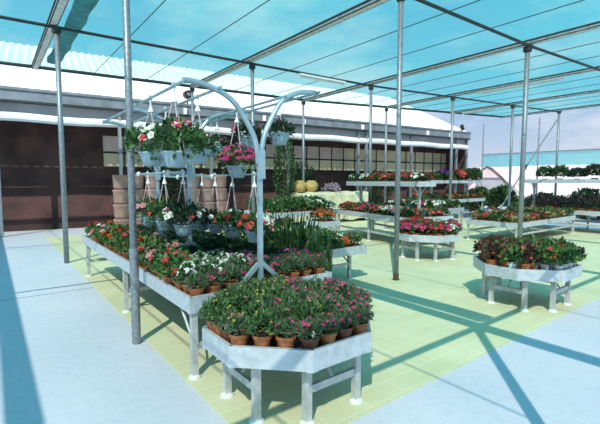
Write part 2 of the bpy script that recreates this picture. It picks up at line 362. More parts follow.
FAR = {
 'red': ('red_flowering_plant', 'red-flowered plant', [far_mesh('red_far', 90, G3, .12, .11, .04, 'petunia_red', 12) for i in range(3)]),
 'rose': ('rose_flowering_plant', 'rose-pink-flowered plant', [far_mesh('rose_far', 90, G3, .12, .11, .04, ['petunia_rose', 'petunia_magenta'], 13) for i in range(3)]),
 'coral': ('coral_flowering_plant', 'coral-flowered plant', [far_mesh('coral_far', 90, G3, .12, .11, .04, ['petunia_coral', 'petunia_red'], 13) for i in range(3)]),
 'pink': ('pale_pink_flowering_plant', 'pale-pink-flowered plant', [far_mesh('pink_far', 90, G3, .12, .11, .04, ['petunia_pink', 'petunia_white'], 13) for i in range(3)]),
 'white': ('white_flowered_bedding_plant', 'white-flowered plant', [far_mesh('white_far', 90, G3, .12, .11, .04, 'petunia_white', 12) for i in range(3)]),
 'orange': ('orange_bedding_plant', 'orange-flowered plant', [far_mesh('orange_far', 90, G3, .12, .11, .04, ['pom_orange', 'petunia_orange'], 11) for i in range(3)]),
 'rust': ('rust_flowering_plant', 'rust-flowered plant', [far_mesh('rust_far', 100, ['leaf_green', 'leaf_lime', 'leaf_dark'], .13, .10, .04, ['small_orange', 'small_coral', 'small_red'], 20, fsc=1.15) for i in range(3)]),
 'green': ('green_bench_plant', 'green-leaved plant', [far_mesh('green_far', 120, G3, .13, .12, .045) for i in range(3)]),
 'dark': ('dark_leaved_plant', 'dark-leaved plant', [far_mesh('dark_far', 110, ['leaf_deep', 'leaf_dark', 'leaf_red'], .12, .1, .04) for i in range(3)]),
 'blue': ('blue_grey_plant', 'blue-grey-leaved plant', [far_mesh('blue_far', 110, ['leaf_blue', 'leaf_grey'], .12, .1, .04) for i in range(2)]),
 'rosette': ('rosette_plant', 'pale-hearted rosette plant', [far_mesh('rosette_far', 110, ['leaf_green', 'leaf_grey', 'leaf_dark'], .12, .10, .05, ['small_yellow', 'small_white'], 3) for i in range(3)]),
 'heather': ('heather_plant', 'dusky heather plant', [far_mesh('heather_far', 200, ['leaf_heather', 'leaf_heather', 'leaf_deep'], .14, .22, .022, 'small_lilac', 3) for i in range(3)]),
 'bush': ('clipped_bush', 'round green bush', [far_mesh('bush_far', 1000, ['leaf_dark', 'leaf_green', 'leaf_deep'], .22, .2, .04, zf=.75, low=-.5) for i in range(3)]),
 'bushpurple': ('purple_bush', 'round purplish bush', [far_mesh('pbush_far', 900, ['leaf_dark', 'leaf_heather', 'leaf_deep'], .21, .17, .04, 'small_pink', 8, zf=.75, low=-.5) for i in range(2)]),
 'gerbera': ('tall_red_flower', 'big coral-red-bloomed plant', [far_mesh('gerbera_far', 120, G3, .13, .16, .05, 'cluster_coral', 8, fsc=2.8) for i in range(2)]),
 'violet': ('violet_flowering_plant', 'violet-flowered plant', [far_mesh('violet_far', 120, G3, .13, .16, .05, 'cluster_purple', 8, fsc=2.3) for i in range(2)]),
 'lime': ('lime_rosette_plant', 'large pale lime rosette plant', [far_mesh('lime_far', 120, ['leaf_lime'], .17, .11, .08) for i in range(2)]),
 'grassy': ('tall_grassy_plant', 'tall feathery green plant', []),
}
for i in range(3):
    b = MB(); b.lathe([(.06, 0), (.08, .13), (.085, .14)], 'terra_dark', 10); b2 = len(b.v)
    spikes(b, 150, .22, .5, 'leaf_dark', .016); foliage(b, 110, .16, .2, .32, .07, .018, ['leaf_green', 'leaf_dark'])
    FAR['grassy'][2].append(b.mesh('grassy_far'))
def far(kind, x, y, z, where, group, sc=1.):
    nm, look, ms = FAR[kind]
    s = sc * 1.16 * R.uniform(.9, 1.12)
    o = inst(nm, R.choice(ms), None, (x, y, z), R.uniform(0, 6.28), (s, s, s * R.uniform(.92, 1.1)))
    return tag(o, look + ' ' + where, 'plant', group)

# ------------------------------------------------------------------ benches
def c_rim(p, q, z, h, m, t=.012, lip=.022):
    """one side of the tray: folded sheet with a lip at its top and its foot, outside to the right of p->q"""
    b = MB(); p, q = Vector((p[0], p[1], 0)), Vector((q[0], q[1], 0)); d = (q - p).normalized(); n = Vector((d.y, -d.x, 0))
    prof = [(0, z - h), (-lip, z - h), (-lip, z - h + .004), (-t * .4, z - h + .012), (-t * .4, z - .014), (-lip - .006, z - .008), (-lip - .006, z), (0, z), ]
    vs = []; 
    for e in (p, q):
        vs += [e + n * a + Vector((0, 0, zz)) for a, zz in prof]
    k = len(prof)
    b.add(vs, [tuple(range(k)), tuple(range(2 * k - 1, k - 1, -1))] + [(i, k + i, k + (i + 1) % k, (i + 1) % k) for i in range(k)], m)
    return b
def leg_part(t, x, y, z1, w=.052):
    b = MB(); b.box(x - w / 2, x + w / 2, y - w / 2, y + w / 2, .022, z1, 'alu_leg'); l = b.build('leg', t)
    b = MB(); b.lathe([(.05, .0), (.056, .006), (.052, .02), (.034, .028), (.03, .034)], 'white_plastic', 14, (x, y, 0)); f = b.build('foot', l); f['label'] = 'white plastic foot'
    return l
def tray(t, poly, z, h, rimmat='alu', caps=True, floor_drop=.055):
    n = len(poly)
    for i in range(n):
        c_rim(poly[i], poly[(i + 1) % n], z, h, rimmat).build('rim_panel', t)
    if caps:
        for i in range(n):
            a, p, q = (Vector(poly[i - 1]), Vector(poly[i]), Vector(poly[(i + 1) % n]))
            da = (a - p).normalized(); dq = (q - p).normalized(); w = .045; o = .004
            b = MB()
            na = Vector((-da.y, da.x)); nq = Vector((dq.y, -dq.x)); nm = (na + nq).normalized() * o * 1.2
            pts = [p + da * w + na * o, p + nm, p + dq * w + nq * o, p + dq * w, p, p + da * w]
            b.prism([(v.x, v.y) for v in pts], z - h - .003, z + .003, rimmat); b.build('corner_cap', t)
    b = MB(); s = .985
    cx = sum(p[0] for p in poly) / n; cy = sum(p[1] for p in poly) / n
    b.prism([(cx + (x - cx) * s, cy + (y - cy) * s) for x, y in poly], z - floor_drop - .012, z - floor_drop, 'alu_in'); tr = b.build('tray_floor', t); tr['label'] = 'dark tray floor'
def brace(t, p, q): b = MB(); b.tube([p, q], .012, 'alu_leg', 8); b.build('brace', t)
def stretcher(t, p, q): b = MB(); b.bar(p, q, .03, .055, 'alu_leg'); b.build('stretcher', t)

def oct_poly(a):
    x, y, c = a * 1.1, a, a * .655
    return [(-x, y - c), (-x, c - y), (c - x, -y), (x - c, -y), (x, c - y), (x, y - c), (x - c, y), (c - x, y)]
def oct_bench(cx, cy, z, a, label, frames, rz=0.):
    t = empty('octagonal_bench', (cx, cy, 0), rz, label, 'bench')
    tray(t, oct_poly(a), z, .145)
    k = a / .61; u, v = .47 * k, .22 * k
    for f in frames:
        if f == 'L': p, q, c = (-u, v), (-u, -v), (1, 0)
        if f == 'F': p, q, c = (-v + .02, -.455 * k), (v + .06, -.455 * k), (0, 1)
        if f == 'R': p, q, c = (u, -v), (u, v), (-1, 0)
        if f == 'B': p, q, c = (v, .455 * k), (-v, .455 * k), (0, -1)
        for x, y in (p, q): leg_part(t, x, y, z - .1)
        stretcher(t, (p[0], p[1], .25), (q[0], q[1], .25))
        mx, my = (p[0] + q[0]) / 2, (p[1] + q[1]) / 2
        brace(t, (mx, my, .26), (mx + c[0] * .2, my + c[1] * .2, z - .07))
    return t
Z8 = .60; A8 = .61
OCTN = (1.89, 2.585)
oct_bench(*OCTN, Z8, A8, 'near octagonal aluminium bench crowded with yellow and magenta plants, at the front', 'LF')
OCTR = (5.95, 2.56); ZR = .58
oct_bench(*OCTR, ZR, .61, 'right-hand octagonal aluminium bench with wine-red and coral plants beside bare concrete', 'LFRB')
OCTB = (7.7, 5.40); ZB = .57
oct_bench(*OCTB, ZB, .63, 'small octagonal aluminium bench of red and orange flowers behind the slim post', 'LFRB', -.2)

def rect_bench(x0, x1, y0, y1, z, label, h=.14, lx=None, ly=None, rz=0, org=(0, 0), name='bench', rim='alu', inset=.05, low=True):
    t = empty(name, (org[0], org[1], 0), rz, label, 'bench')
    tray(t, [(x0, y0), (x1, y0), (x1, y1), (x0, y1)], z, h, rim)
    lx = lx or (x0 + inset, x1 - inset); ly = ly or (y0 + inset, y1 - inset)
    for y in ly:
        for x in lx: leg_part(t, x, y, z - h * .7)
        if low: stretcher(t, (lx[0], y, .28), (lx[-1], y, .28))
    if low:
        for x in lx: brace(t, (x, ly[0], .3), (x, ly[0] + .35, z - h + .03)); brace(t, (x, ly[-1], .3), (x, ly[-1] - .35, z - h + .03))
    return t
MX0, MX1, MY0, MY1, MZ = 1.285, 2.87, 3.2, 8.12, .725
main = rect_bench(MX0, MX1, MY0, MY1, MZ, 'long aluminium bench of flowering plants carrying the basket-hanging frame', ly=(3.245, 5.46, 7.96), low=True)

# ------------------------------------------------------------------ basket frame on the main bench
def bez(pts, n=12):
    out = []
    P = [Vector(p) for p in pts]
    for i in range(len(P) - 1):
        p0, p1, p2, p3 = P[max(i - 1, 0)], P[i], P[i + 1], P[min(i + 2, len(P) - 1)]
        for k in range(n):
            t = k / n
            out.append(.5 * ((2 * p1) + (-p0 + p2) * t + (2 * p0 - 5 * p1 + 4 * p2 - p3) * t * t + (-p0 + 3 * p1 - 3 * p2 + p3) * t ** 3))
    out.append(P[-1]); return out
PX = 1.97
fr = empty('basket_frame', (PX, 3.2, 0), 0, 'pale blue metal frame with arching arms holding hanging baskets above the bench', 'plant stand')
FY = [(3.185, True), (4.85, True), (6.05, True)]
ARM_L = [(-.015, 1.86), (-.03, 2.0), (-.09, 2.16), (-.26, 2.385), (-.45, 2.475), (-.62, 2.505), (-.71, 2.5)]
for y, post in FY:
    yy = y - 3.2
    b = MB(); b.bar((0, yy, MZ - .13), (0, yy, 1.9), .042, .036, 'frame', (0, 1, 0)); b.build('post', fr)
    for s in (-1, 1):
        b = MB(); zoff = 0 if s < 0 else .07
        pts = bez([(x * -s * (1 if s < 0 else .96), yy, z + (zoff * min(1, (z - 1.86) / .6))) for x, z in ARM_L], 6)
        b.tube(pts, .024, 'frame', 10); b.build('arm', fr)
        b = MB(); b.bar((s * .25, yy - .0, MZ - .005), (s * .02, yy, MZ + .21), .04, .03, 'frame', (0, 1, 0)); b.build('foot_strut', fr)
    b = MB(); b.bar((0, yy - .035, 1.72), (0, yy - .035, 1.98), .075, .012, 'frame', (0, 1, 0)); b.build('joint_plate', fr)
    for z in (1.77, 1.85, 1.93):
        pass
def rail(x, z, y0, y1, r=.014):
    b = MB(); b.tube([(x - PX, y0 - 3.2, z), (x - PX, y1 - 3.2, z)], r, 'frame', 8); b.build('rail', fr)
RT_L, RM_L, RM_R, RT_R = (1.275, 2.50), (1.56, 2.475), (2.24, 2.49), (2.63, 2.572)
for x, z in (RT_L, RM_L, RM_R, RT_R): rail(x, z, 3.12, 6.12)
LR_L, LR_R = (1.70, 1.80), (2.27, 1.77)
rail(*LR_L, 4.3, 6.05, .01); rail(*LR_R, 3.7, 6.05, .008)
for y in (4.85, 6.05):
    b = MB(); b.bar((LR_L[0] - PX - .03, y - 3.2, 1.80), (LR_R[0] - PX + .03, y - 3.2, 1.76), .03, .03, 'frame'); b.build('cross_bar', fr)
    for x in (LR_L[0] - PX, LR_R[0] - PX):
        b = MB(); b.lathe([(.018, -.03), (.028, 0), (.018, .03)], 'white_plastic', 10, (x, y - 3.2 - .03, 1.80 if x < 0 else 1.76)); b.build('end_clip', fr)['label'] = 'white plastic end clip'

# hanging baskets
def basket_mesh(r=.118, h=.135):
    b = MB(); b.lathe([(r * .55, 0), (r * .66, .008), (r * .86, h * .55), (r * 1.0, h * .86), (r * 1.07, h * .9), (r * 1.08, h), (r * .98, h), (r * .95, h * .9)], 'basket', 22, cap=False)
    b.lathe([(.001, 0), (r * .55, 0)], 'basket', 22, cap=False); b.lathe([(r * .96, h * .9), (.001, h * .9)], 'soil', 22, cap=False)
    return b.mesh('hanging_pot', True)
BM = basket_mesh()
BF = {}
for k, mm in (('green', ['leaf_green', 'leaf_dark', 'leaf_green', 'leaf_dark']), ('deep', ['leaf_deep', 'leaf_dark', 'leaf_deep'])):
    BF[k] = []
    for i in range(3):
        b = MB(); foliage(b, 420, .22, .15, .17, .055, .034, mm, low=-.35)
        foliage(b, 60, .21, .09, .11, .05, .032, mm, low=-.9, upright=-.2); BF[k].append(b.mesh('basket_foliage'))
def basket(x, y, zr, rail_z, railx, fol, flowers, label, group, sc=1., fsc=1., potsc=1.):
    """zr: height of the pot rim"""
    h = .135 * potsc
    t = empty('hanging_basket', (x, y, zr - h), 0, label, 'hanging basket', group)
    inst('pot', BM, t, sc=potsc)
    hz = rail_z - (zr - h); dx = railx - x
    b = MB(); b.tube([(dx, 0, hz - .10), (dx, 0, hz - .035), (dx + .014, 0, hz + .012), (dx, 0, hz + .026), (dx - .018, 0, hz + .008)], .009, 'white_plastic', 7)
    b.lathe([(.03, -.135), (.026, -.12), (.012, -.085), (.008, -.07)], 'white_plastic', 10, (dx, 0, hz)); b.build('hook', t)
    for k in range(3):
        a = 2 * PI * k / 3 + .5; b = MB()
        b.tube([(dx + .018 * math.cos(a), .018 * math.sin(a), hz - .13), (.122 * potsc * math.cos(a), .122 * potsc * math.sin(a), h)], .0045, 'string', 5); b.build('string', t)
    inst('foliage', R.choice(BF[fol]), t, (0, 0, 0.02), R.uniform(0, 6.28), (sc, sc, sc * fsc))
    for f, n, s in flowers:
        for i in range(round(n * 1.7)):
            d = rdir(); d.z = abs(d.z) * .8 + .0
            if R.random() < .8: d.y = -abs(d.y)
            d.normalize(); p = Vector((d.x * .22 * sc, d.y * .22 * sc, .19 * sc * fsc + d.z * .15 * sc * fsc))
            flower_at(f, t, (d + Vector((-.1, -.25, .25))).normalized(), p, s * R.uniform(.85, 1.15))
GB = 'baskets hanging from the frame'
basket(1.275, 4.05, 1.98, RT_L[1], RT_L[0], 'green', [('petunia_white', 4, 1), ('petunia_coral', 2, .9), ('petunia_red', 1, 1)], 'pale blue hanging basket, rear of the two together at the upper left', GB, 1.2)
basket(1.275, 3.42, 1.95, RT_L[1], RT_L[0], 'green', [('petunia_red', 2, 1.), ('cluster_red', 2, 1.2), ('petunia_white', 3, 1.)], 'pale blue hanging basket with red and white flowers nearest at the upper left', GB, 1.2)
basket(1.56, 4.45, 2.0, RM_L[1], RM_L[0], 'green', [('petunia_white', 4, 1), ('petunia_coral', 1, 1)], 'hanging basket of white flowers half hidden behind the upper left pair', GB, 1.2)
basket(1.56, 3.6, 2.0, RM_L[1], RM_L[0], 'green', [('petunia_white', 3, 1.1)], 'leafy hanging basket with large white blooms on the inner left rail', GB, .85)
basket(2.24, 4.1, 1.87, RM_R[1], RM_R[0], 'green', [('cluster_rose', 14, 1.1), ('cluster_magenta', 14, 1.1), ('small_rose', 8, 1)], 'hanging basket thick with rose-pink flowers in the middle, left of the arched arms', GB, 1.05)
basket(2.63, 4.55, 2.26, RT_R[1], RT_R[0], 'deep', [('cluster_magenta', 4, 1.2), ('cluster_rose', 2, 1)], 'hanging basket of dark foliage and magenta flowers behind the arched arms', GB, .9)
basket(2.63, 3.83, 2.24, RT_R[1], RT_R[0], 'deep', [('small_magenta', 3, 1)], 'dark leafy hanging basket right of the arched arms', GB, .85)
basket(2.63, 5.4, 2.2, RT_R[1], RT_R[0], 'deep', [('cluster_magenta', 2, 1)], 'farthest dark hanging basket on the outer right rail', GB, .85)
GL = 'baskets hanging low over the bench'
for i, (y, fl, lb) in enumerate(((3.78, [('petunia_white', 3, 1.1), ('petunia_red', 4, 1), ('petunia_coral', 2, 1)], 'low hanging basket with red and white flowers, nearest the frame post'),
        (4.28, [('petunia_white', 4, 1.1), ('petunia_coral', 1, 1.2), ('petunia_red', 1, 1.1)], 'low hanging basket with large white flowers, second from the frame post'),
        (4.74, [('petunia_white', 1, 1), ('petunia_coral', 1, .9)], 'low hanging basket of dark leaves, third from the frame post'),
        (5.14, [('cluster_coral', 1, 1)], 'low hanging basket of dark leaves, fourth from the frame post'))):
    basket(LR_R[0], y, 1.165, LR_R[1], LR_R[0], 'green' if i < 2 else 'deep', fl, lb, GL, .95 if i < 2 else .85, potsc=.95)
for i, (y, fl, lb) in enumerate(((4.35, [('petunia_white', 4, 1.1), ('cluster_coral', 2, 1)], 'low hanging basket with round white flowers on the lower left rail, nearest'),
        (4.95, [('cluster_coral', 2, 1), ('petunia_white', 2, 1)], 'low hanging basket on the lower left rail, middle one of three'),
        (5.6, [('cluster_red', 3, 1), ('petunia_pink', 2, 1)], 'low hanging basket with red and pink flowers on the lower left rail, farthest'))):
    basket(LR_L[0], y, 1.22, LR_L[1], LR_L[0], 'deep' if i == 0 else 'green', fl, lb, GL, 1.05, 1.1, potsc=.95)

# ------------------------------------------------------------------ plants on the near octagonal bench
def in_oct(x, y, a):
    x, y = abs(x), abs(y); return x < a * 1.1 and y < a and x + y < a * 1.445
zt = Z8 - .05
a = A8 - .085
ring = []
P8 = oct_poly(a)
for i in range(8):
    p, q = Vector(P8[i]), Vector(P8[(i + 1) % 8]); k = 3
    for j in range(k): ring.append(p + (q - p) * (j / k))
def near_kind(x, y):
    s = x * .8 - y * .55 + R.uniform(-.22, .22)
    if s > .08: return 'magenta'
    if s > -.12: return R.choice(['magenta', 'pale', 'yellow'])
    return R.choice(['yellow', 'yellow', 'pale'])
GN = 'plants on the near octagonal bench'
for i, p in enumerate(ring):
    plant(near_kind(p.x, p.y), OCTN[0] + p.x, OCTN[1] + p.y, zt, 'against the near octagon rim, %s counter-clockwise from its back-left corner' % ORD[i + 1], GN, tagged=(i % 4 == 2), pot=R.choice(['terra', 'terra', 'dark']), sc=1.12)
row = 0; y = -.36
while y < .40:
    row += 1; x = -.46 + (row % 2) * .065; c = 0
    while x < .48:
        if in_oct(x, y, a - .11):
            c += 1
            plant(near_kind(x, y), OCTN[0] + x + R.uniform(-.012, .012), OCTN[1] + y + R.uniform(-.012, .012), zt, 'inside the near octagon, %s row from front, %s from left' % (ORD[row], ORD[c]), GN, pot=R.choice(['terra', 'dark']), sc=1.25, zs=1.1)
        x += .14
    y += .122

# ------------------------------------------------------------------ plants on the main bench
zt = MZ - .06
GM = 'plants on the basket-frame bench'
y = MY0 + .10; row = 0
while y < 4.45:
    row += 1; n = 9
    for c in range(n):
        x = MX0 + .1 + (MX1 - MX0 - .2) * c / (n - 1) + R.uniform(-.015, .015)
        if abs(x - PX) < .05 and row == 1: continue
        u = c / (n - 1)
        if row == 1: k = 'dianthus' if u < .95 else 'pale'
        elif row <= 2: k = 'alyssum' if u < .45 else ('dianthus' if u < .7 else R.choice(['pale', 'dianthus']))
        elif row <= 5: k = 'alyssum' if .12 < u < .45 else ('lilac' if .45 < u < .7 else ('lilac' if row == 3 and u > .75 else ('green' if u >= .12 else 'redbed')))
        else: k = 'green' if u > .2 else R.choice(['impatiens', 'redbed'])
        if row == 1: k = 'dianthus'
        plant(k, x, y, zt, 'on the basket-frame bench, %s row from front, %s from left' % (ORD[row], ORD[c + 1]), GM, pot=None, sc=1.2 if k != 'green' else .85)
    y += .165
y += .06
while y < 8.0:
    row += 1; n = 6
    for c in range(n):
        x = MX0 + .13 + (MX1 - MX0 - .26) * c / (n - 1) + R.uniform(-.02, .02)
        if c < 2: k = R.choice(['marigold', 'marigold', 'impatiens', 'redbed'])
        else: k = 'green'
        plant(k, x, y, zt, 'on the basket-frame bench, %s row from front, %s from left' % (ORD[row], ORD[c + 1]), GM, sc=1.15 if c < 2 else .85)
    y += .25

# ------------------------------------------------------------------ other octagons
def fill_oct(org, z, a, sp, fn, where, group, rz=0., far_=False):
    row = 0; y = -a + .1; X0 = a * 1.1
    cs, sn = math.cos(rz), math.sin(rz)
    while y < a - .06:
        row += 1; c = 0; x = -X0 + .09 + (row % 2) * sp * .4
        while x < X0 - .06:
            if in_oct(x, y, a - .075):
                c += 1; k = fn(x, y); w = '%s, %s row from front, %s from left' % (where, ORD[row], ORD[c])
                X, Y = org[0] + x * cs - y * sn, org[1] + x * sn + y * cs
                if far_: far(k, X, Y, z - .055, w, group, 1.15)
                else: plant(k, X, Y, z - .05, w, group, tagged=R.random() < .15, sc=1.25, zs=1.15)
            x += sp
        y += sp * .92
fill_oct(OCTR, ZR, .61, .15, lambda x, y: (R.choice(['coleus', 'coleus', 'coleusgreen']) if x * .8 - y * .6 < -.1 + R.uniform(-.12, .12) else R.choice(['coleusgreen', 'coleuspink', 'coleuspink', 'coleusgreen'])), 'on the right-hand octagonal bench', 'plants on the right-hand octagonal bench')
fill_oct(OCTB, ZB, .63, .165, lambda x, y: R.choice(['rose', 'red', 'rose', 'red']) if x < .1 else R.choice(['orange', 'coral', 'white', 'rose']), 'on the small far octagonal bench', 'plants on the small octagonal bench', -.2, True)

# ------------------------------------------------------------------ far benches
def fill_rect(org, rz, x0, x1, y0, y1, z, sp, fn, where, group, sc=1.):
    nx = max(1, int((x1 - x0) / sp)); ny = max(1, int((y1 - y0) / sp)); cs, sn = math.cos(rz), math.sin(rz)
    for j in range(ny):
        for i in range(nx):
            x = x0 + (i + .5) * (x1 - x0) / nx + R.uniform(-.02, .02); y = y0 + (j + .5) * (y1 - y0) / ny + R.uniform(-.02, .02)
            k = fn((i + .5) / nx, (j + .5) / ny)
            if not k: continue
            far(k, org[0] + x * cs - y * sn, org[1] + x * sn + y * cs, z - .055, '%s, %s row from front, %s from left' % (where, ORD[j + 1], ORD[i + 1]), group, sc)

def two_tier(org, rz, L, W, zl, zu, ux0, ux1, uy0, uy1, label, cols, name='two_tier_bench'):
    """long side along local x, front towards -y"""
    t = rect_bench(0, L, 0, W, zl, label, rz=rz, org=org, name=name, ly=(.08, W - .08), lx=(.1, L / 2, L - .1))
    b = MB()
    for p, q in (((ux0, uy0), (ux1, uy0)), ((ux1, uy0), (ux1, uy1)), ((ux1, uy1), (ux0, uy1)), ((ux0, uy1), (ux0, uy0))):
        c_rim(p, q, zu, .13, 'alu').build('upper_rim_panel', t)
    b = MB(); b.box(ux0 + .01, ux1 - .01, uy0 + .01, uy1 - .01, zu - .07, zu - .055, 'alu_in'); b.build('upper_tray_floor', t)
    my = (uy0 + uy1) / 2
    for x in cols:
        b = MB(); b.bar((x, my, zl - .06), (x, my, zu - .13), .06, .06, 'alu_leg'); c = b.build('column', t)
        for s in (-1, 1):
            b = MB(); b.tube(bez([(x, my + s * .02, zu - .42), (x, my + s * .07, zu - .28), (x, my + s * .2, zu - .15), (x, my + s * .27, zu - .125)], 4), .022, 'alu_leg', 7); b.build('bracket', c)
            b = MB(); b.bar((x, my + s * .24, zl - .05), (x, my + s * .02, zl + .2), .04, .03, 'alu_leg', (1, 0, 0)); b.build('foot_strut', c)
    return t
# centre two-tier bench: local x runs from the front end back along its left edge
TE0 = Vector((8.05, 6.20)); TEd = Vector((.208, .978)).normalized(); TErz = math.atan2(TEd.y, TEd.x)
# with local x pointing away, local -y is to the right; use width towards -y
def TE(x, y): return (TE0.x + x * math.cos(TErz) + y * math.sin(TErz), TE0.y + x * math.sin(TErz) - y * math.cos(TErz))
TEo = TE(3.5, 0); TEr = TErz + PI   # origin at the far-left corner, local x comes towards the camera, local +y to the right
two_tier(TEo, TEr, 3.5, 1.5, .80, 1.69, .1, 3.42, .35, .95, 'centre two-tier aluminium bench with red and pink flowers on both trays', (.5, 3.15))
def te_kind(u, v):
    if v > .5: return R.choice(['blue', 'green', 'white', 'coral'])
    if u < .12: return R.choice(['orange', 'red'])
    if u < .25: return 'red'
    if u < .6: return R.choice(['coral', 'rose', 'rose'])
    if u < .85: return R.choice(['pink', 'white', 'pink'])
    return R.choice(['green', 'blue', 'coral'])
fill_rect(TEo, TEr, .06, 3.44, .06, 1.44, .80, .2, te_kind, 'on the centre two-tier bench\'s lower tray', 'plants on the lower tray of the centre bench')
fill_rect(TEo, TEr, .14, 3.38, .38, .92, 1.69, .19, lambda u, v: R.choice(['green', 'white', 'dark']) if u < .3 else R.choice(['red', 'red', 'coral', 'red', 'white']), 'on the centre two-tier bench\'s upper tray', 'plants on the upper tray of the centre bench', 1.08)
# bench by the right, behind the centre bench (end on)
rect_bench(10.85, 12.3, 7.25, 9.4, .84, 'short aluminium bench of white and pink flowers right of the centre bench')
fill_rect((0, 0), 0, 10.9, 12.25, 7.3, 9.35, .84, .25, lambda u, v: R.choice(['green', 'green', 'pink', 'white', 'rose']) if u < .5 else R.choice(['green', 'dark', 'green']), 'on the short bench right of centre', 'plants on the short bench right of centre', 1.15)
# back right two-tier bench
two_tier((14.5, 9.9), 0, 4.1, 1.5, .9, 1.73, -.1, 4.0, .1, .7, 'back right two-tier aluminium bench with tall coral blooms near the building end', (.4, 3.2), 'two_tier_bench')
fill_rect((14.5, 9.9), 0, .06, 4.04, .06, 1.2, .9, .28, lambda u, v: R.choice(['rust', 'orange', 'green', 'dark', 'coral']), 'on the back right bench\'s lower tray', 'plants on the lower tray of the back right bench', 1.1)
fill_rect((14.5, 9.9), 0, 0, 3.95, .14, .66, 1.73, .26, lambda u, v: ('green' if u < .1 else 'violet' if .22 < u < .42 else 'gerbera' if .48 < u < .66 else 'green' if u < .5 else R.choice(['bush', 'green', 'green'])), 'on the back right upper tray', 'plants on the upper tray of the back right bench', 1.25)
# low bench right of centre with rust flowers
rect_bench(10.9, 14.85, 4.9, 6.35, .6, 'long low aluminium bench of rust-orange flowers behind the right octagon')
fill_rect((0, 0), 0, 10.95, 14.8, 4.95, 6.3, .6, .23, lambda u, v: R.choice(['rust', 'rust', 'rust', 'green', 'coral']), 'on the long low rust-flowered bench', 'plants on the long low bench', 1.05)
# right shelf unit with heather
SR = -PI / 2
two_tier((15.2, 6.9), SR, 3.6, 1.5, .74, 1.76, .0, 3.5, .1, .75, 'right-hand two-tier aluminium shelf with clipped bushes above dark heather', (.4, 3.2), 'two_tier_bench')
fill_rect((15.2, 6.9), SR, .06, 3.54, .06, 1.4, .74, .27, lambda u, v: 'heather' if v < .7 else R.choice(['white', 'green']), 'on the right shelf\'s lower tray', 'heathers on the right shelf', 1.25)
fill_rect((15.2, 6.9), SR, .5, 3.45, .2, .65, 1.76, .48, lambda u, v: 'bush' if u < .3 else 'bushpurple', 'on the right upper shelf', 'bushes on the right shelf', 1.2)
# left back bench
rect_bench(5.95, 8.35, 9.05, 10.5, .84, 'long aluminium bench of low green plants in front of the yellow urns')
fill_rect((0, 0), 0, 6.0, 8.3, 9.1, 10.45, .84, .24, lambda u, v: R.choice(['green', 'rosette', 'green', 'white', 'green']), 'on the green-planted back bench', 'plants on the green-planted back bench', 1.4)
# small bench with orange flowers
rect_bench(6.55, 7.15, 7.65, 8.3, .68, 'tiny aluminium bench holding bright orange flowers left of the centre bench')
fill_rect((0, 0), 0, 6.58, 7.12, 7.68, 8.27, .68, .26, lambda u, v: 'orange', 'on the tiny bench', 'orange plants on the tiny bench', 1.2)
# bench behind the main bench on the right
rect_bench(3.3, 5.03, 4.72, 6.1, .62, 'low aluminium bench of rosette plants right of the basket-frame bench', lx=(3.5, 4.84), ly=(4.94, 5.9))
fill_rect((0, 0), 0, 3.35, 4.98, 4.77, 6.05, .62, .2, lambda u, v: R.choice(['rosette', 'rosette', 'green', 'rosette', 'white']) if not (u > .6 and v < .2) else R.choice(['rosette', 'orange', 'white']), 'on the low rosette bench', 'plants on the low rosette bench', .95)
far('lime', 4.3, 5.22, .66, 'rising above the low rosette bench', None, .75)
for i, (x, y) in enumerate(((3.12, 4.5), (3.1, 4.95), (3.1, 5.5), (3.1, 4.1))):
    far('grassy', x, y, 0 if False else .0, 'standing right of the basket-frame bench, %s from front' % ORD[[2, 3, 4, 1][i]], 'feathery plants between the benches', 1.85)

# ------------------------------------------------------------------ the setting: floor
b = MB(); b.box(-14, 40, -9, 40, -.2, 0, 'concrete'); tag(b.build('floor'), kind='structure')
b = MB(); b.box(1.25, 17.0, 1.96, 14.3, -.05, .004, 'tile'); tag(b.build('floor'), 'yellow-green block paving under the benches', None, None, 'structure')

# ------------------------------------------------------------------ shade roof
def zr(x): return 4.82 + max(0, x - 9.9) * .033
def rp(i, j):
    x = 1.15 + 4.36 * i
    y = {0: 13.15 - .1 * (x - 5.5), 1: 9.36 - .045 * (x - 5.5), 2: 4.42 - .02 * (x - 5.5), 3: -.45, 4: -5.4}[j]
    return Vector((x, y, zr(x)))
nv = []; nf = []; nb = MB()
XS = [-12 + i * .6 for i in range(60)]; NY = 34
for x in XS:
    y1 = 13.2 - .1 * (x - 5.5); y0 = -7
    for j in range(NY + 1):
        t = j / NY; y = y0 + (y1 - y0) * t
        nv.append((x, y, zr(x) + .07 + .025 * math.sin(x * 4.3) * math.sin(y * 1.3) + .03 * noise.noise(Vector((x * .6, y * .6, 0)))))
for i in range(len(XS) - 1):
    for j in range(NY): nf.append((i * (NY + 1) + j, (i + 1) * (NY + 1) + j, (i + 1) * (NY + 1) + j + 1, i * (NY + 1) + j + 1))
nb.add(nv, nf, 'net'); o = nb.build('shade_net', smooth=True); tag(o, 'turquoise shade net stretched flat over the whole growing yard', 'shade net')
